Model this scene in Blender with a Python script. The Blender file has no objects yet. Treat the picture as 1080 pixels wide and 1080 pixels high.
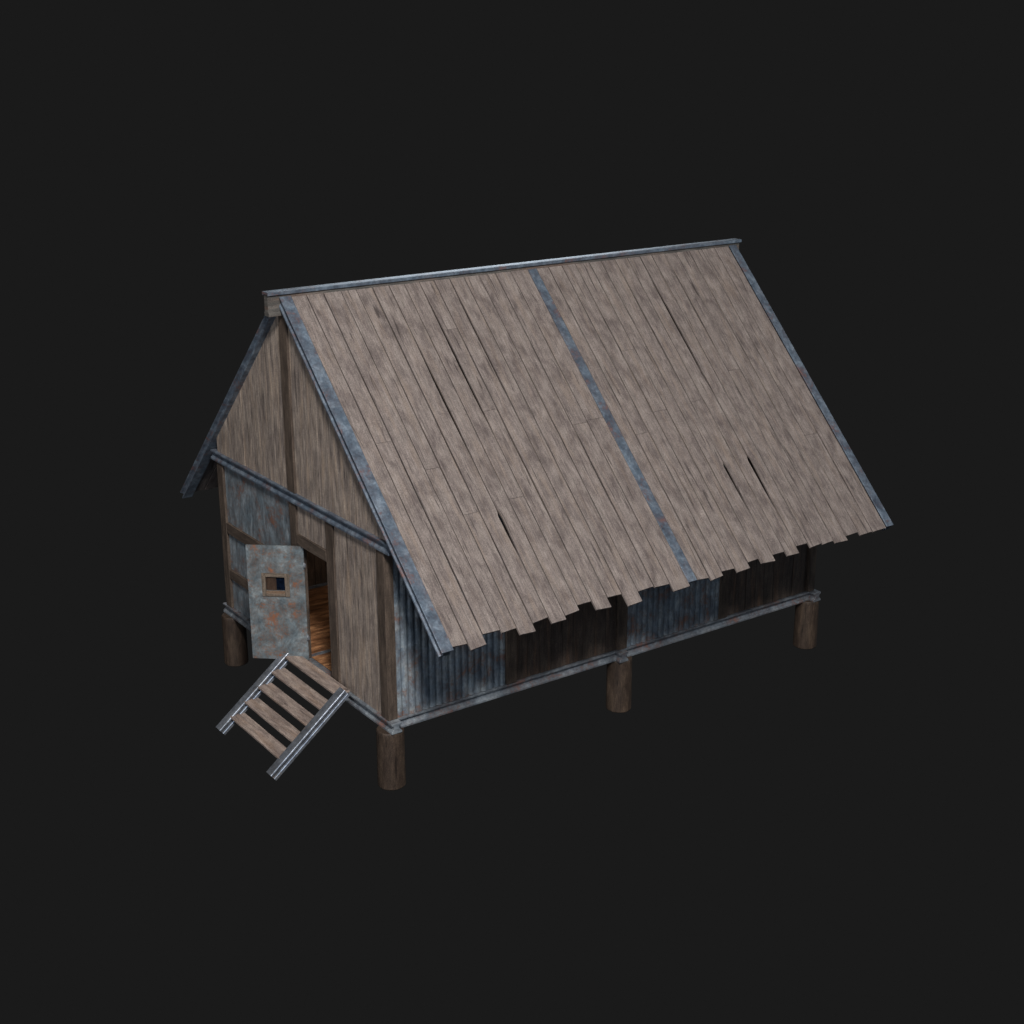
import bpy, math, random
from mathutils import Vector, Matrix
random.seed(7)
C = bpy.context.scene.collection
V = Vector
# ------------------------------------------------------------------ dimensions (metres)
L, W = 8.0, 5.0
RIDGE = 5.286; SL = 0.9714; EY = 1.41          # ridge height, roof slope, eave overhang
ANG = math.atan(SL); CS, SN = math.cos(ANG), math.sin(ANG)

# ------------------------------------------------------------------ mesh collector
class MB:
    def __init__(s): s.v=[]; s.f=[]; s.uv=[]; s.sm=[]
    def face(s, pts, uvs, smooth=False):
        b=len(s.v); s.v+= [V(p) for p in pts]; s.f.append(list(range(b,b+len(pts)))); s.uv+=uvs; s.sm.append(smooth)
    def extrude(s, prof, p0, p1, up, cuts=1, jit=0.0, caps=True, smooth=False, uo=None, fn=None):
        """prof: closed list of (a,b), a along side axis, b along up; p0->p1 the axis"""
        p0=V(p0); p1=V(p1); ax=(p1-p0); ln=ax.length; ax.normalize()
        up=V(up); up=(up-ax*up.dot(ax)).normalized(); side=up.cross(ax)
        n=len(prof); base=len(s.v)
        uo = uo or (random.uniform(0,90), random.uniform(0,90))
        per=[0]
        for i in range(n):
            a=prof[i]; b=prof[(i+1)%n]; per.append(per[-1]+math.hypot(a[0]-b[0],a[1]-b[1]))
        ring=[]
        for k in range(cuts+1):
            t=k/cuts; c=p0.lerp(p1,t); r=[]
            ja=random.uniform(-jit,jit) if 0<=k<=cuts else 0
            jb=random.uniform(-jit,jit)
            for (a,b) in prof:
                aa=a+(ja if a<0 else jb)
                q=c+side*aa+up*b
                if fn: q=fn(q,t,a,b)
                r.append(len(s.v)); s.v.append(q)
            ring.append(r)
        for k in range(cuts):
            for i in range(n):
                j=(i+1)%n
                s.f.append([ring[k][i],ring[k][j],ring[k+1][j],ring[k+1][i]])
                u0=k/cuts*ln+uo[0]; u1=(k+1)/cuts*ln+uo[0]; v0=per[i]+uo[1]; v1=per[i+1]+uo[1]
                s.uv+=[(u0,v0),(u0,v1),(u1,v1),(u1,v0)]; s.sm.append(smooth)
        if caps:
            for r,flip,du in ((ring[0],True,0),(ring[-1],False,3)):
                idx=list(range(n))
                if flip: idx=idx[::-1]
                s.f.append([r[i] for i in idx]); s.uv+=[(prof[i][0]*.3+uo[0]+du,prof[i][1]+uo[1]) for i in idx]; s.sm.append(False)
    def box(s, lo, hi, axis='x', **k):
        lo=V(lo); hi=V(hi); c=(lo+hi)/2; d=hi-lo
        if axis=='x': p0,p1,up,a,b=V((lo.x,c.y,c.z)),V((hi.x,c.y,c.z)),(0,0,1),d.y,d.z
        elif axis=='y': p0,p1,up,a,b=V((c.x,lo.y,c.z)),V((c.x,hi.y,c.z)),(0,0,1),d.x,d.z
        else: p0,p1,up,a,b=V((c.x,c.y,lo.z)),V((c.x,c.y,hi.z)),(0,1,0),d.x,d.y
        s.extrude(rect(a,b),p0,p1,up,**k)
    def build(s, name, mat, parent=None, bevel=0.004, seg=2):
        me=bpy.data.meshes.new(name); me.from_pydata([tuple(v) for v in s.v],[],s.f)
        uvl=me.uv_layers.new(name='UVMap'); 
        for i,u in enumerate(s.uv): uvl.data[i].uv=u
        for p,f in zip(me.polygons,s.sm): p.use_smooth=f
        me.materials.append(mat)
        import bmesh
        bm=bmesh.new(); bm.from_mesh(me); bmesh.ops.recalc_face_normals(bm,faces=bm.faces); bm.to_mesh(me); bm.free()
        me.update()
        o=bpy.data.objects.new(name,me); C.objects.link(o)
        if parent: o.parent=parent
        if bevel:
            m=o.modifiers.new('bevel','BEVEL'); m.width=bevel; m.segments=seg; m.limit_method='ANGLE'; m.angle_limit=math.radians(24); m.harden_normals=True
            for p in me.polygons: p.use_smooth=True
        return o
def rect(a,b): return [(-a/2,-b/2),(a/2,-b/2),(a/2,b/2),(-a/2,b/2)]
def hprof(w,h,waist=.55):
    """rolled steel section with sloping flanges; w,h full size"""
    w/=2; h/=2; q=w*waist
    r=[(w,-h),(w,-h*.62),(q*1.12,-h*.16),(q,.02*h),(q,h*.2),(q*1.15,h*.42),(w,h*.66),(w,h)]
    return r+[(-a,b) for a,b in r[::-1]]
def empty(name, loc, label, cat, group=None):
    o=bpy.data.objects.new(name,None); C.objects.link(o); o.location=loc; o.empty_display_size=.3
    o['label']=label; o['category']=cat
    if group: o['group']=group
    return o

# ------------------------------------------------------------------ materials
class NT:
    def __init__(s,name):
        s.m=bpy.data.materials.new(name); s.m.use_nodes=True; s.t=s.m.node_tree; s.n=s.t.nodes; s.l=s.t.links
        s.p=s.n['Principled BSDF']; s.uv=s.n.new('ShaderNodeUVMap'); s.uv.uv_map='UVMap'; s.tc=s.n.new('ShaderNodeTexCoord')
    def noise(s,scale,sc=(1,1,1),detail=6,rough=.6,dist=0,src='uv',off=(0,0,0)):
        mp=s.n.new('ShaderNodeMapping'); mp.inputs['Scale'].default_value=sc; mp.inputs['Location'].default_value=off
        s.l.new(s.uv.outputs[0] if src=='uv' else s.tc.outputs['Object'],mp.inputs[0])
        n=s.n.new('ShaderNodeTexNoise'); n.inputs['Scale'].default_value=scale; n.inputs['Detail'].default_value=detail
        n.inputs['Roughness'].default_value=rough; n.inputs['Distortion'].default_value=dist
        s.l.new(mp.outputs[0],n.inputs['Vector']); return n.outputs['Fac']
    def ramp(s,fac,stops):
        r=s.n.new('ShaderNodeValToRGB'); e=r.color_ramp.elements
        while len(e)<len(stops): e.new(.5)
        for el,(p,c) in zip(e,stops):
            el.position=p; el.color=(c,c,c,1) if isinstance(c,(int,float)) else (*c,1)
        s.l.new(fac,r.inputs[0]); return r.outputs[0]
    def mix(s,fac,a,b,mode='MIX'):
        m=s.n.new('ShaderNodeMix'); m.data_type='RGBA'; m.blend_type=mode
        for sock,v in ((m.inputs[0],fac),(m.inputs[6],a),(m.inputs[7],b)):
            if isinstance(v,(int,float)): sock.default_value=v
            elif isinstance(v,tuple): sock.default_value=(*v,1)
            else: s.l.new(v,sock)
        return m.outputs[2]
    def math(s,op,a,b):
        m=s.n.new('ShaderNodeMath'); m.operation=op
        for i,v in enumerate((a,b)):
            if isinstance(v,(int,float)): m.inputs[i].default_value=v
            else: s.l.new(v,m.inputs[i])
        return m.outputs[0]
    def bump(s,h,st,dist=.01):
        b=s.n.new('ShaderNodeBump'); b.inputs['Strength'].default_value=st; b.inputs['Distance'].default_value=dist
        s.l.new(h,b.inputs['Height']); s.l.new(b.outputs[0],s.p.inputs['Normal'])
    def col(s,c): s.l.new(c,s.p.inputs['Base Color'])
    def set(s,**k):
        for a,v in k.items():
            i=s.p.inputs[a.replace('_',' ')]
            if isinstance(v,(int,float)): i.default_value=v
            else: s.l.new(v,i)

def wood(name, dark, mid, light, streak=.5, cloud=.8, spec=.25, rough=.75, fine=42, bump=.5, warm=None, aspect=(.9,3.2,1), fleck=.5, lo=.34, hi=.66):
    t=NT(name)
    cl=t.noise(2.2,aspect,6,.66,.3)
    base=t.ramp(cl,[(lo,dark),(.49,mid),(hi,light)])
    base=t.mix(1-cloud,base,mid)
    fi=t.noise(1.0,(2.2,fine,1),4,.65,.4)
    g=t.ramp(fi,[(.30,.52),(.5,.98),(.68,1.42)])
    c=t.mix(streak,base,g,'MULTIPLY')
    fl=t.noise(1.0,(7,24,1),5,.7,.5,off=(55,21,0))
    c=t.mix(fleck,c,t.ramp(fl,[(.32,.5),(.5,1.0),(.66,1.42)]),'MULTIPLY')
    # thin dark weather cracks along the grain
    ck=t.noise(1.0,(1.1,17,1),3,.55,.7,off=(13,4,0))
    c=t.mix(t.ramp(ck,[(.31,.8),(.37,0)]),c,tuple(x*.45 for x in dark))
    # pale bleached smears
    sm=t.noise(1.0,(1.8,7,1),5,.7,.2,off=(31,9,0))
    c=t.mix(t.ramp(sm,[(.58,0),(.78,.5)]),c,tuple(min(1,x*1.28) for x in light))
    if warm:
        wm=t.noise(1.0,(1.2,10,1),4,.6,0,off=(3,77,0))
        c=t.mix(t.ramp(wm,[(.5,0),(.72,.55)]),c,warm)
    gr=t.noise(60,(.75,1.6,1),4,.8)
    c=t.mix(.85,c,t.ramp(gr,[(.34,.5),(.66,1.5)]),'MULTIPLY')
    t.col(c); t.set(Roughness=rough,Specular_IOR_Level=spec)
    t.bump(t.math('ADD',fi,t.math('MULTIPLY',gr,.5)),bump,.006)
    return t.m
def steel(name, dark, mid, light, rust=.5, metal=.35, rough=.45, rustcol=(.16,.055,.028), scale=1.0, streak=(1,1,1), bump=.25, rscale=2.3):
    t=NT(name)
    cl=t.noise(3.2*scale,streak,7,.68,.5)
    c=t.ramp(cl,[(.30,dark),(.5,mid),(.68,light)])
    f=t.noise(22*scale,streak,5,.75,.2,off=(5,5,0))
    c=t.mix(.55,c,t.ramp(f,[(.3,.55),(.52,1.0),(.72,1.35)]),'MULTIPLY')
    r1=t.noise(rscale,(1,1,1),9,.72,.4,off=(41,17,0))
    r2=t.noise(rscale*9,(1,1,1),5,.7,.3,off=(7,3,0))
    rr=t.math('ADD',t.math('MULTIPLY',r1,.72),t.math('MULTIPLY',r2,.28))
    mask=t.ramp(rr,[(.605-.07*rust,0),(.685-.07*rust,.9)])
    rc=t.mix(r2,rustcol,tuple(x*1.9 for x in rustcol))
    c=t.mix(t.ramp(rr,[(.50-.07*rust,0),(.64-.07*rust,.55)]),c,(rustcol[0]*.75,rustcol[1]*1.15,rustcol[2]*1.5))
    mo=t.noise(9*scale,streak,6,.7,.6,off=(19,2,0))
    c=t.mix(.6,c,t.ramp(mo,[(.32,.55),(.5,1.0),(.68,1.3)]),'MULTIPLY')
    c=t.mix(mask,c,rc)
    t.col(c)
    t.set(Metallic=t.math('MULTIPLY',t.math('SUBTRACT',1,mask),metal),Roughness=t.math('ADD',t.math('MULTIPLY',f,.25),rough-.1),Specular_IOR_Level=.5)
    t.bump(t.math('ADD',f,mask),bump,.004)
    return t.m
M={}
M['roof_wood']=wood('weathered roof board',(.080,.064,.060),(.146,.121,.111),(.210,.179,.162),streak=.55,warm=(.200,.155,.125),fine=48,aspect=(1.3,2.6,1),fleck=.38)
M['wall_wood']=wood('weathered wall wood',(.095,.076,.069),(.190,.155,.133),(.31,.255,.21),streak=1.0,fine=52,warm=(.38,.28,.20),fleck=.4)
M['post_wood']=wood('dark post wood',(.036,.026,.020),(.060,.044,.034),(.095,.070,.053),streak=.6)
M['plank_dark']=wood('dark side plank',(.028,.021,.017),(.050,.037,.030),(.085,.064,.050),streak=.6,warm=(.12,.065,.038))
M['pile_wood']=wood('round pile wood',(.020,.013,.0095),(.037,.025,.018),(.068,.047,.032),streak=.7,fine=18,spec=.3,rough=.6)
M['floor_wood']=wood('orange brown floorboard',(.055,.024,.012),(.185,.085,.040),(.38,.195,.092),streak=1.0,fine=15,rough=.45,fleck=.7)
M['tread_wood']=wood('step board',(.115,.088,.078),(.20,.158,.138),(.31,.25,.21),streak=.6,fine=20,warm=(.26,.175,.12))
M['trim']=steel('blue grey steel trim',(.045,.064,.090),(.115,.150,.192),(.215,.262,.315),rust=.95,metal=.3,rough=.42,scale=1.7,rscale=2.2,rustcol=(.085,.045,.040))
M['beam']=steel('grey base steel',(.075,.09,.11),(.165,.19,.215),(.29,.32,.34),rust=.75,metal=.3,rough=.42,scale=1.8,rustcol=(.11,.05,.036))
M['rail']=steel('bare rail steel',(.20,.22,.26),(.30,.325,.37),(.44,.465,.50),rust=.3,metal=.72,rough=.22,scale=1.2,bump=.0,rustcol=(.14,.095,.07))
M['door']=steel('rusty door sheet',(.042,.056,.066),(.110,.136,.150),(.225,.262,.275),rust=.95,metal=.1,rough=.55,rustcol=(.125,.047,.021),scale=1.25,rscale=3.3)
M['sheet']=steel('streaked wall sheet',(.060,.080,.098),(.155,.19,.215),(.30,.34,.37),rust=.9,metal=.15,rough=.5,scale=1.25,streak=(.7,1.9,1),rustcol=(.13,.055,.032))
M['corrugated']=steel('corrugated sheet',(.060,.085,.115),(.170,.210,.248),(.315,.355,.370),rust=1.0,metal=.15,rough=.5,scale=1.3,streak=(.8,1.7,1),rustcol=(.115,.052,.032),rscale=2.4,bump=.08)
M['frame_wood']=wood('window frame wood',(.055,.042,.032),(.105,.082,.063),(.165,.13,.10),streak=.7,warm=(.16,.09,.05))
t=NT('dark window glass'); t.set(Roughness=.15,Specular_IOR_Level=.5); t.col(t.ramp(t.noise(14,(1,1,1),3),[(.4,(.0015,.003,.007)),(.6,(.003,.006,.015))])); M['hole_shade']=t.m  # shade painted as navy: the dim view through the door hole
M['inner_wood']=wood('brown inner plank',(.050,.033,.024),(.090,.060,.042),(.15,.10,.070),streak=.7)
M['brown_shade']=wood('painted brown shade',(.018,.009,.006),(.032,.017,.010),(.055,.031,.018),streak=.6)  # shade painted as dark brown, for the left half of that view
M['pole_wood']=wood('grey ridge pole',(.032,.030,.028),(.062,.058,.053),(.11,.10,.09),streak=.5,warm=(.15,.085,.06))

# ------------------------------------------------------------------ the hut
hut=empty('stilt_hut',(L/2,W/2,-.98),'weathered timber and rusty metal hut on round piles, steep plank roof, door open','hut')
HL=V((L/2,W/2,-.98))
def part(mb,name,mat,parent=None,**k):
    o=mb.build(name,M[mat],parent or hut,**k)
    if parent is None: o.matrix_parent_inverse=Matrix.Translation(-HL)
    return o

# piles
def pile(x,y):
    m=MB(); n=32; R=.19; r=[]
    ph=random.uniform(0,6)
    prof=[(R*(1+.012*math.sin(3*a+ph)+.008*math.sin(7*a+ph))*math.cos(a),R*(1+.012*math.sin(3*a+ph)+.008*math.sin(7*a+ph))*math.sin(a)) for a in [i*2*math.pi/n for i in range(n)]]
    def taper(q,t,a,b):
        c=V((x,y,q.z)); f=1+.03*(1-t)*0
        f=1-.02*t
        if t>.97: f*=.965
        return c+(V((q.x,q.y,q.z))-c)*f
    m.extrude(prof,(x,y,-.98),(x,y,-.145),(0,1,0),cuts=28,smooth=True,fn=taper)
    o=part(m,'pile','pile_wood',bevel=.02)
for x in (.085,4.0,7.93):
    for y in (.085,W-.085): pile(x,y)

# base frame: three cross beams, two long beams
HB=hprof(.16,.15,.5)
for x in (.08,3.93,7.95):
    m=MB(); m.extrude(HB,(x,-.104,-.075),(x,W+.104,-.075),(0,0,1)); part(m,'cross_beam','beam',bevel=.005)
for y in (.08,W-.08):
    for x0,x1 in ((.125,3.885),(3.975,7.905)):
        m=MB(); m.extrude(HB,(x0,y,-.079),(x1,y,-.079),(0,0,1)); part(m,'side_beam','beam',bevel=.005)
# floor of boards lying on the beams
m=MB(); y=.17
while y<W-.18:
    w=min(.21,W-.17-y)
    if w>.03: m.box((.17,y,-.035),(L-.17,y+w-.005,-.004+random.uniform(-.003,.001)),'x')
    y+=.21
part(m,'floor','floor_wood',bevel=.002)
m=MB(); m.box((.17,2.43,-.004),(1.6,2.51,.006),'x'); part(m,'floor_strip','beam',bevel=.002)
m=MB(); m.box((.17,W-.19,.0),(1.9,W-.165,.045),'x'); part(m,'sill_strip','beam',bevel=.002)

# posts
ZT=2.36
def roofz(y): return RIDGE-SL*abs(y-W/2)
def post(x0,x1,y0,y1,z0,z1,name='post',mat='post_wood'):
    m=MB(); m.box((x0,y0,z0),(x1,y1,z1),'z',cuts=5,jit=.002); return part(m,name,mat,bevel=.007)
for gx in (0,1):
    def X(a,b): return (a,b) if gx==0 else (L-b,L-a)
    a,b=X(.02,.16)
    # corners
    for y0,y1 in ((0.0,.19),(W-.19,W)): post(a,b,y0,y1,.002,ZT,'corner_post')
    post(a,b,2.4,2.6,.002,ZT)
    post(a,b,2.39,2.61,2.512,RIDGE-.30,'king_post')
    if gx==0: post(a,b,1.34,1.545,.002,ZT,'door_post')
    # tie beam
    m=MB(); bx=.075 if gx==0 else L-.075
    m.extrude(hprof(.15,.15,.5),(bx,-.165,2.436),(bx,W+.165,2.436),(0,0,1)); part(m,'tie_beam','trim',bevel=.005)
# side posts
for side in (0,1):
    y0,y1=(.0,.14) if side==0 else (W-.14,W)
    for xc in (2.0,4.0-.02,5.98): post(xc-.085,xc+.085,y0,y1,.002,2.62)
    m=MB(); yy=.08 if side==0 else W-.08
    m.box((.16,yy-.07,2.62),(L-.16,yy+.07,2.74),'x'); part(m,'wall_plate','post_wood')

# gable infill
def panel(name,mat,lo,hi,axis='z',**k):
    m=MB(); m.box(lo,hi,axis); return part(m,name,mat,bevel=.003,**k)
XP0,XP1=.05,.085
def vboards(m,y0,y1,z0,z1f,wd=.28,x0=XP0,x1=XP1):
    y=y0
    while y<y1-.01:
        w=min(wd*random.uniform(.85,1.2),y1-y)
        if y1-(y+w)<.08: w=y1-y
        z1a=z1f(y); z1b=z1f(y+w-.0015); off=random.uniform(-.002,.002)
        b=len(m.v); uo=(random.uniform(0,90),random.uniform(0,90))
        ym=y+w-.0015
        P=[(y,z0),(ym,z0),(ym,z1b)]
        if y<2.5<ym and z1f is gz_: P.append((2.5,z1f(2.5)))
        P.append((y,z1a))
        f=[(x0+off,a,c) for a,c in P]; g=[(x1,a,c) for a,c in P]
        uv=[(c+uo[0],a+uo[1]) for a,c in P]
        m.face(f,uv); m.face(g[::-1],uv[::-1])
        n=len(P)
        for i in range(n):
            j=(i+1)%n; m.face([f[j],f[i],g[i],g[j]],[uv[j],uv[i],(uv[i][0],uv[i][1]+.03),(uv[j][0],uv[j][1]+.03)])
        y+=w
gz_=lambda y: roofz(y)-.06
# front gable triangle, left and right of king post
for far in (0,1):
    for y0,y1 in ((-.0,2.39),(2.61,W-.0)):
        m=MB(); yy0=max(y0,W/2-(RIDGE-.06-2.512)/SL+.01); yy1=min(y1,W/2+(RIDGE-.06-2.512)/SL-.01)
        xx=(XP0,XP1) if not far else (L-XP1,L-XP0)
        vboards(m,yy0,yy1,2.512,lambda y:max(2.515,roofz(y)-.06),x0=xx[0],x1=xx[1]); part(m,'gable_panel','wall_wood',bevel=0)
m=MB(); vboards(m,.19,1.34,.002,lambda y:ZT-.002,.3); part(m,'wall_panel','wall_wood',bevel=0)
m=MB(); vboards(m,1.545,2.4,1.925,lambda y:ZT-.002,.3); part(m,'wall_panel','wall_wood',bevel=0)
m=MB(); m.box((.015,1.545,1.765),(.15,2.40,1.925),'y'); part(m,'lintel','post_wood',bevel=.006)
for z0,z1 in ((1.25,1.42),(.50,.655)):
    m=MB(); m.box((.025,2.6,z0),(.14,W-.19,z1),'y'); part(m,'cross_rail','post_wood',bevel=.006)
for z0,z1 in ((.002,.50),(.655,1.25),(1.42,ZT)):
    panel('metal_panel','sheet',(.060,2.6,z0),(.072,W-.19,z1))
# far gable plain wall of boards
m=MB(); vboards(m,.19,2.4,.002,lambda y:ZT-.002,.3,L-XP1,L-XP0); part(m,'wall_panel','wall_wood',bevel=0)
m=MB(); vboards(m,2.6,W-.19,.002,lambda y:ZT-.002,.3,L-XP1,L-XP0); part(m,'wall_panel','wall_wood',bevel=0)

# side infill
def corrugated(x0,x1,side):
    m=MB(); per=.104; amp=.011
    UO=(random.uniform(0,50),random.uniform(0,50)); rows=[(.0,.995),(.965,1.875),(1.845,2.62)]
    for k,(z0,z1) in enumerate(rows):
        N=int((x1-x0)/per*14); pts=[]; off=.005*k
        ph=random.uniform(-.3,.3)*0
        acc=0; prev=None
        uo=(UO[0]+k*.07,UO[1]+k*.02)
        for i in range(N+1):
            x=x0+(x1-x0)*i/N
            c=math.cos(2*math.pi*(x-x0)/per+ph); yv=((.5+.5*c)**2.4)*2*amp-amp
            pts.append((x,yv-off))
        zz=lambda x:0.006*math.sin(2*math.pi*(x-x0)/per+1)+.004*math.sin(3.1*x)
        nz=6
        for i in range(N):
            (xa,ya),(xb,yb)=pts[i],pts[i+1]
            for j in range(nz):
                za0=z0+(z1-z0)*j/nz+(zz(xa) if j==0 and k else 0); zb0=z0+(z1-z0)*j/nz+(zz(xb) if j==0 and k else 0)
                za1=z0+(z1-z0)*(j+1)/nz; 
                if side==0: Y=lambda v:.048+v-.012
                else: Y=lambda v:W-.048-v+.012
                m.face([(xa,Y(ya),za0),(xb,Y(yb),zb0),(xb,Y(yb),za1),(xa,Y(ya),za1)],
                       [(za0+uo[0],xa+uo[1]),(zb0+uo[0],xb+uo[1]),(za1+uo[0],xb+uo[1]),(za1+uo[0],xa+uo[1])],True)
    import bmesh
    o=part(m,'corrugated_panel','corrugated',bevel=0)
    bm=bmesh.new(); bm.from_mesh(o.data); bmesh.ops.remove_doubles(bm,verts=bm.verts,dist=.0004); bmesh.ops.recalc_face_normals(bm,faces=bm.faces); bm.to_mesh(o.data); bm.free()
    for p in o.data.polygons: p.use_smooth=True
    s=o.modifiers.new('thickness','SOLIDIFY'); s.thickness=.002; s.use_rim=False
def side_planks(x0,x1,side):
    m=MB(); x=x0
    while x<x1-.01:
        w=min(.2*random.uniform(.9,1.1),x1-x)
        if x1-x-w<.07: w=x1-x
        o=random.uniform(-.006,.006)
        a,b=(.040+o,.085) if side==0 else (W-.085,W-.040-o)
        m.box((x,a,.004),(x+w-.006,b,2.62),'z'); x+=w
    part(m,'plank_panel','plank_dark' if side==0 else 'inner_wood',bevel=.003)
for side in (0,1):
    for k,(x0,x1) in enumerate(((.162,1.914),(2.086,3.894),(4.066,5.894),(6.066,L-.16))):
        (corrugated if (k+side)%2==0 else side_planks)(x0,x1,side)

# ------------------------------------------------------------------ roof
def shear(x,t): return x+(x/8.0)*.2*t*(1.0)          # the ridge runs a little longer than the eaves
def rp(x,y,h=0,side=0):
    """point on the roof: x along ridge, y horizontal position on near slope, h height off the plane"""
    t=(y+EY)/(W/2+EY); xx=shear(x,max(0,min(1,t)))
    z=RIDGE-SL*(W/2-y); 
    yy=y-SN*h; zz=z+CS*h
    if side: yy=W-yy
    return V((xx,yy,zz))
B=[(.141,.362,-1.378),(.369,.611,-1.441),(.614,.874,-1.34),(.877,1.105,-1.369),(1.110,1.354,-1.441),(1.358,1.612,-1.357),(1.616,1.853,-1.417),(1.857,2.101,-1.372),(2.106,2.335,-1.313),(2.34,2.59,-1.415),(2.596,2.83,-1.323),(2.834,3.088,-1.454),(3.093,3.368,-1.342),(3.373,3.633,-1.356),(3.638,3.935,-1.441),
   (4.098,4.31,-1.402),(4.315,4.555,-1.434),(4.56,4.80,-1.385),(4.806,5.062,-1.432),(5.068,5.29,-1.361),(5.296,5.555,-1.422),(5.56,5.798,-1.36),(5.802,6.045,-1.416),(6.051,6.278,-1.34),(6.283,6.54,-1.39),(6.544,6.78,-1.394),(6.785,7.045,-1.426),(7.051,7.315,-1.377),(7.32,7.588,-1.413),(7.592,7.892,-1.415)]
TH=.032
# wide dark gaps between neighbours: (board index to the left, y centre, half length, width)
GAPS=[(1,-.2,.8,.006),(3,.55,.9,.010),(5,1.05,.85,.022),(7,1.45,.9,.027),(9,1.6,.7,.018),(8,.2,.8,.010),(11,.6,.9,.008),(12,-.2,.7,.009),(17,1.2,.8,.009),(20,1.45,.9,.020),(22,1.45,.9,.027),(24,1.6,.8,.019),(25,.3,.9,.011),(27,.7,.9,.008),(28,-.6,.6,.010),(18,-.3,.8,.009)]
SLITS=[(5,-.25,-.74,.042),(20,-.27,-.95,.044),(22,-.26,-.98,.050)]     # open slits, widest at their upper end
SEAM=[.006,.010,.007,.005,.011,.007,.010,.0045,.009,.006,.0105]
def gapw(i,y):
    g=.0012+SEAM[i%len(SEAM)]
    for (b,yc,hl,w) in GAPS:
        if b==i:
            d=abs(y-yc)/hl
            if d<1: g+=w*(1-d*d)
    for (b,y0,y1,w) in SLITS:
        if b==i and y1<y<y0+.03: g+=w*min(1,(y-y1)/(y0-y1))**.8*min(1,(y0+.03-y)/.03)
    return g
def roof_side(side):
    m=MB()
    for i,(x0,x1,ye) in enumerate(B):
        if side: ye=-1.39+random.uniform(-.05,.05)
        rnd=random.Random(100*side+i)
        ytop=W/2-.06; cuts=[ye]
        if rnd.random()<.38:
            cuts.append(rnd.uniform(-.3,.9))
            if rnd.random()<.35: cuts.append(cuts[-1]+rnd.uniform(.7,1.1))
        cuts.append(ytop)
        lift=rnd.uniform(0,.007)
        for k in range(len(cuts)-1):
            ya,yb=cuts[k],cuts[k+1]-(.0018 if k<len(cuts)-2 else 0)
            uo=(rnd.uniform(0,90),rnd.uniform(0,90)); n=max(2,int((yb-ya)/.045)); lf=lift+rnd.uniform(-.0012,.0012)
            rings=[]; ph=rnd.uniform(0,6)
            for j in range(n+1):
                y=ya+(yb-ya)*j/n
                gl=gapw(i-1,y)/2; gr=gapw(i,y)/2
                w1=.0015*math.sin(y*4+ph); w2=.0015*math.sin(y*5.3+ph*2)
                a=x0+gl+w1+.001; b=x1-gr+w2-.001
                e=.0
                if j==0 and k==0: e=rnd.uniform(-.008,.008)
                rings.append([rp(a,y+e,lf,side),rp(b,y-e,lf,side),rp(b,y-e,lf-TH,side),rp(a,y+e,lf-TH,side)])
            base=len(m.v)
            for r in rings: m.v+=r
            wdt=x1-x0; vs=[0,wdt,wdt+TH,2*wdt+TH,2*wdt+2*TH]
            for j in range(n):
                u0=(yb-ya)*j/n/CS+uo[0]; u1=(yb-ya)*(j+1)/n/CS+uo[0]
                for q in range(4):
                    q2=(q+1)%4
                    m.f.append([base+4*j+q,base+4*j+q2,base+4*(j+1)+q2,base+4*(j+1)+q]); m.sm.append(False)
                    m.uv+=[(u0,vs[q]+uo[1]),(u0,vs[q+1]+uo[1]),(u1,vs[q+1]+uo[1]),(u1,vs[q]+uo[1])]
            for jj in (0,n):
                m.f.append([base+4*jj+q for q in range(4)]); m.sm.append(False); m.uv+=[(uo[0],uo[1]),(uo[0],uo[1]+wdt),(uo[0]+TH,uo[1]+wdt),(uo[0]+TH,uo[1])]
    return part(m,'roof_slope','roof_wood',bevel=.0035)
def sheared(prof,x,side,h0,name,mat,ya=-EY,yb=W/2-.058):
    """beam running up the slope; prof a along x, b off the plane"""
    m=MB(); n=6; rings=[]; uo=(random.uniform(0,50),random.uniform(0,50)); per=[0]
    for i in range(len(prof)):
        a=prof[i]; b=prof[(i+1)%len(prof)]; per.append(per[-1]+math.hypot(a[0]-b[0],a[1]-b[1]))
    for j in range(n+1):
        y=ya+(yb-ya)*j/n
        for (a,b) in prof: 
            q=rp(x,y,h0+b,side); q.x+=a; m.v.append(q)
    P=len(prof)
    for j in range(n):
        for i in range(P):
            k=(i+1)%P; m.f.append([j*P+i,j*P+k,(j+1)*P+k,(j+1)*P+i]); m.sm.append(False)
            u0=(yb-ya)/CS*j/n+uo[0]; u1=(yb-ya)/CS*(j+1)/n+uo[0]
            m.uv+=[(u0,per[i]+uo[1]),(u0,per[i+1]+uo[1]),(u1,per[i+1]+uo[1]),(u1,per[i]+uo[1])]
    for j in (0,n):
        m.f.append([j*P+i for i in range(P)]); m.sm.append(False); m.uv+=[(a+uo[0],b+uo[1]) for a,b in prof]
    return part(m,name,mat,bevel=.005)
for side in (0,1):
    roof_side(side)
    sheared(hprof(.168,.13,.5),.050,side,.030-.065,'rake_beam','trim')
    sheared(hprof(.145,.13,.5),7.972,side,.022-.065,'rake_beam','trim')
    sheared(rect(.155,.05),4.018,side,.004-.025,'roof_strip','trim',ya=-EY+.012)
    # rafters under the boards
    for x in (2.0,6.0):
        sheared(rect(.10,.12),x,side,-TH-.062,'rafter','post_wood',ya=-1.2)
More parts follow.
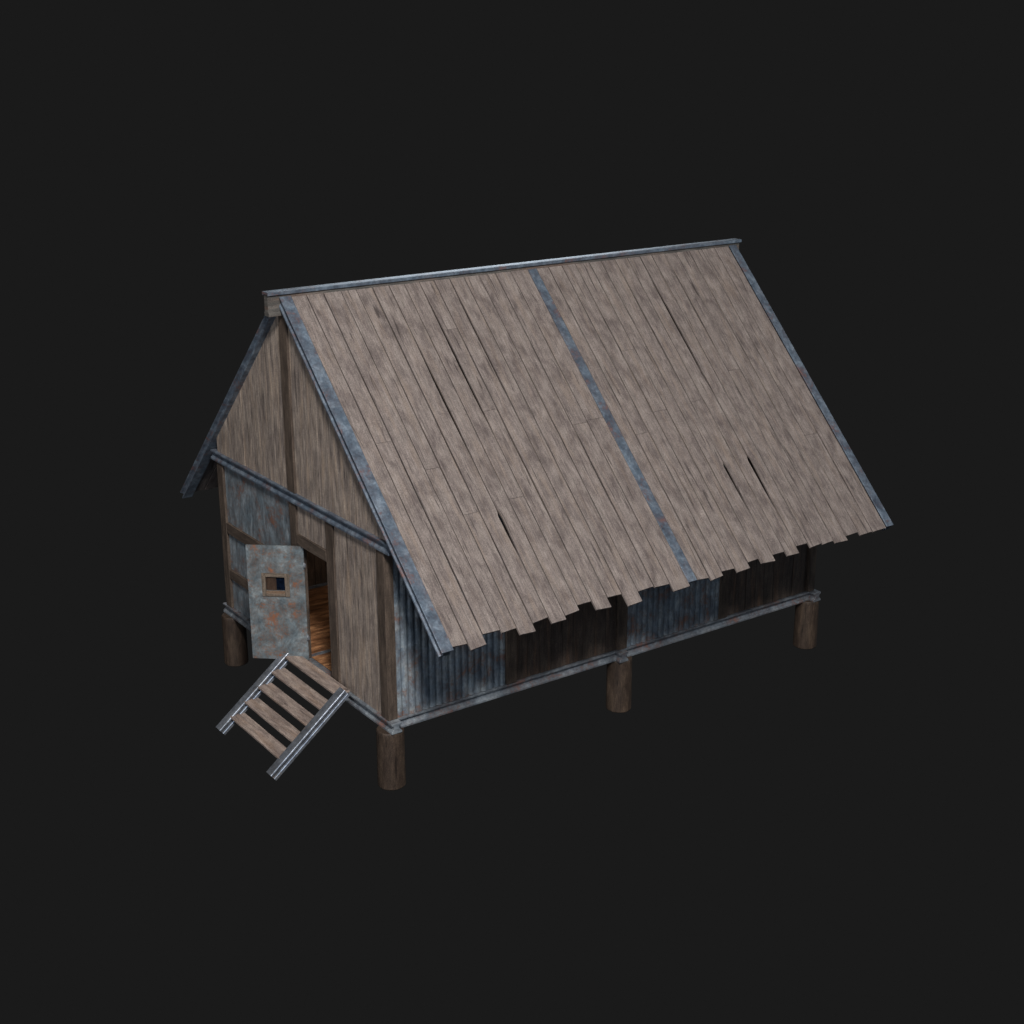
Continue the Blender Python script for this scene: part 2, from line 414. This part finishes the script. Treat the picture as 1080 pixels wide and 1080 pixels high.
# ridge beam / cap
m=MB(); zt=5.322
RB=[(.086,-.046),(.060,-.050),(.060,-.036),(-.060,-.036),(-.060,-.050),(-.086,-.046),(-.090,-.004),(-.075,0),(.075,0),(.090,-.004)]
m.extrude(RB,(-.205,W/2,zt),(8.355,W/2,zt),(0,0,1)); cap=part(m,'ridge_cap','trim',bevel=.004)
m=MB(); hh=.145
RP=[(.064,-hh),(.068,-hh*.70),(.056,-hh*.5),(.054,0),(.056,hh*.8),(.058,hh)]
m.extrude(RP+[(-a,b) for a,b in RP[::-1]],(-.195,W/2,zt-.040-hh),(8.335,W/2,zt-.040-hh),(0,0,1),cuts=20); part(m,'ridge_pole','pole_wood',bevel=.006)

# ------------------------------------------------------------------ door, swung open on the king post side
hx,hy=.05,2.28; fx,fy=-.571,2.819
D=MB(); DX=V((fx-hx,fy-hy,0)); DW=DX.length; DX.normalize(); DN=V((-DX.y,DX.x,0))   # DN faces away from the viewer or to it
if DN.dot(V((-1,-1,0)))<0: DN=-DN
O=V((hx,hy,0))
def dp(u,z,n): return O+DX*u+V((0,0,z))+DN*n
def dbox(m,u0,u1,z0,z1,n0,n1,along='z'):
    up=DN
    if along=='z': m.extrude(rect(u1-u0,n1-n0),dp((u0+u1)/2,z0,(n0+n1)/2),dp((u0+u1)/2,z1,(n0+n1)/2),DN)
    else: m.extrude(rect(z1-z0,n1-n0),dp(u0,(z0+z1)/2,(n0+n1)/2),dp(u1,(z0+z1)/2,(n0+n1)/2),DN)
# one sheet with a hole
m=MB(); Z0,Z1=.034,1.762; a0,a1,b0,b1=.285,.565,1.088,1.298; T=.028
us=[0,a0,a1,DW]; zs=[Z0,b0,b1,Z1]; uo=(3.3,8.1)
for n in (0,-T):
    for i in range(3):
        for j in range(3):
            if i==1 and j==1: continue
            q=[(us[i],zs[j]),(us[i+1],zs[j]),(us[i+1],zs[j+1]),(us[i],zs[j+1])]
            m.face([dp(u,z,n) for u,z in q],[(z+uo[0],u+uo[1]+(5 if n else 0)) for u,z in q])
def loop(q):
    for i in range(4):
        (u,z),(u2,z2)=q[i],q[(i+1)%4]
        m.face([dp(u,z,0),dp(u2,z2,0),dp(u2,z2,-T),dp(u,z,-T)],[(z+uo[0],u+uo[1]),(z2+uo[0],u2+uo[1]),(z2+uo[0],u2+uo[1]+.02),(z+uo[0],u+uo[1]+.02)])
loop([(0,Z0),(DW,Z0),(DW,Z1),(0,Z1)]); loop([(a0,b0),(a1,b0),(a1,b1),(a0,b1)])
door=part(m,'door','door',bevel=0)
import bmesh
bm=bmesh.new(); bm.from_mesh(door.data); bmesh.ops.remove_doubles(bm,verts=bm.verts,dist=.0005); bmesh.ops.recalc_face_normals(bm,faces=bm.faces); bm.to_mesh(door.data); bm.free()
bv=door.modifiers.new('bevel','BEVEL'); bv.width=.004; bv.segments=2; bv.limit_method='ANGLE'
def sub(mb,name,mat,bevel=.003):
    o=mb.build(name,M[mat],door,bevel=bevel); return o
door['label']='rusty pale grey metal door swung wide open'
m=MB(); f0,f1,g0,g1=.222,.618,1.003,1.352
for n0,n1 in ((.002,.016),(-T-.016,-T-.002)):
    dbox(m,f0,a0+.003,g0,g1,n0,n1); dbox(m,a1-.003,f1,g0,g1,n0,n1)
    dbox(m,a0+.004,a1-.004,g0,b0+.003,n0,n1,'u'); dbox(m,a0+.004,a1-.004,b1-.003,g1,n0,n1,'u')
sub(m,'window_frame','frame_wood')
m=MB(); dbox(m,a0+.002,a1-.002,b0+.002,b1-.002,-.024,-.020); sub(m,'shade_sheet','hole_shade',bevel=0)  # added dark sheet in place of the shaded wall behind the open hole
m=MB(); dbox(m,a0+.13,a1-.002,b0+.002,b1-.002,-.019,-.012); sub(m,'shade_board','brown_shade',bevel=.002)  # added brown piece imitating the dim timber seen through the hole
for z in (.35,1.45):
    m=MB(); m.box((.055,hy-.004,z),(.075,2.398,z+.05),'y'); 
    m.extrude([(.012*math.cos(a),.012*math.sin(a)) for a in [i*math.pi/5 for i in range(10)]],(.052,2.285,z-.02),(.052,2.285,z+.07),(0,1,0),smooth=True)
    sub(m,'hinge','beam',bevel=0)

# ------------------------------------------------------------------ steps
steps=empty('entry_steps',(-.7,1.745,-.86),'short open stair of five worn boards between two shiny steel side beams below the doorway','stairs')
SL2=V((-1.305,1.745,-.86))
def spart(mb,name,mat,bevel=.005,seg=2):
    o=mb.build(name,M[mat],steps,bevel=bevel,seg=seg); o.matrix_parent_inverse=Matrix.Translation(-V((-.7,1.745,-.86))); return o
d=V((1.155,0,.923)); nrm=V((-d.z,0,d.x)).normalized()
for yc in (.940,2.545):
    m=MB(); H=.13
    p0=V((-1.305,yc,-.76))-nrm*(H/2); p1=p0+d
    w_=.074; h_=H/2
    rr_=.020
    pr=[(w_*.92,-h_),(w_*.95,-h_*.94),(w_*.95,-h_*.34),(w_*.90,-h_*.25),(w_*.40,-h_*.12),(w_*.34,h_*.1),(w_*.40,h_*.34),(w_*.96,h_*.42)]
    pr+=[(w_-rr_+rr_*math.cos(a),h_-rr_+rr_*math.sin(a)) for a in [math.radians(15*q) for q in range(7)]]
    m.extrude(pr+[(-a,b) for a,b in pr[::-1]],p0,p1,nrm); ro=spart(m,'side_beam','rail',bevel=0)
    for p in ro.data.polygons: p.use_smooth=True
    ro.data.set_sharp_from_angle(angle=math.radians(24))
for k in range(5):
    xn=-.236-.2205*k; z=.090-.1735*k
    m=MB(); m.box((xn,.97,z-.032),(xn+.218,2.512,z),'y',cuts=6,jit=.0015); spart(m,'tread','tread_wood',bevel=.005)

# ------------------------------------------------------------------ camera
P=[1515.137092,-8.464997,-14.797412,8.567686,0.954806,0.322725,-0.003581]
f,cx,cy,cz,yaw,pit,rol=P[:7]
fw=V((math.cos(yaw)*math.cos(pit),math.sin(yaw)*math.cos(pit),-math.sin(pit)))
r=V((math.sin(yaw),-math.cos(yaw),0)); u=r.cross(fw)
r2=r*math.cos(rol)+u*math.sin(rol); u2=-r*math.sin(rol)+u*math.cos(rol)
cam=bpy.data.cameras.new('camera'); co=bpy.data.objects.new('camera',cam); C.objects.link(co)
R=Matrix((r2,u2,-fw)).transposed().to_4x4(); co.matrix_world=Matrix.Translation((cx,cy,cz))@R
cam.sensor_width=36; cam.lens=f/1080*36; cam.clip_end=500
bpy.context.scene.camera=co

# ------------------------------------------------------------------ lamps
def area(name,frm,to,size,power,col):
    l=bpy.data.lights.new(name,'AREA'); l.shape='DISK'; l.size=size; l.energy=power; l.color=col
    o=bpy.data.objects.new(name,l); C.objects.link(o); o.location=frm
    o.rotation_euler=(V(to)-V(frm)).to_track_quat('-Z','Y').to_euler(); return o
c=V((4,2.5,1.5)); kd=V((-.567,-1,.93)).normalized()
area('key_lamp',c+kd*30,c,4.5,10300,(1.0,.97,.94))
area('left_fill_lamp',c+V((-24,-9,5)),c,10,1050,(.92,.95,1.0))
area('front_fill_lamp',c+V((-15,-26,8)),c,10,850,(.66,.80,1.0))
area('rim_lamp',c+V((24,-14,6)),c,6,700,(.75,.86,1.0))
area('back_lamp',c+V((24,36,16)),c,16,3200,(.80,.90,1.0))
area('indoor_fill_lamp',(1.9,3.3,2.45),(1.1,3.2,0),.9,9,(1.0,.84,.68))  # added unseen fill to brighten floor and back wall; no fitting hangs here
w=bpy.data.worlds.new('World'); bpy.context.scene.world=w; w.use_nodes=True
bg=w.node_tree.nodes['Background']; bg.inputs[0].default_value=(.0103,.0103,.0103,1); bg.inputs[1].default_value=1
s=bpy.context.scene
s.render.engine='CYCLES'
s.view_settings.view_transform='Standard'; s.view_settings.look='None'; s.view_settings.exposure=0; s.view_settings.gamma=1
s.view_settings.use_curve_mapping=False
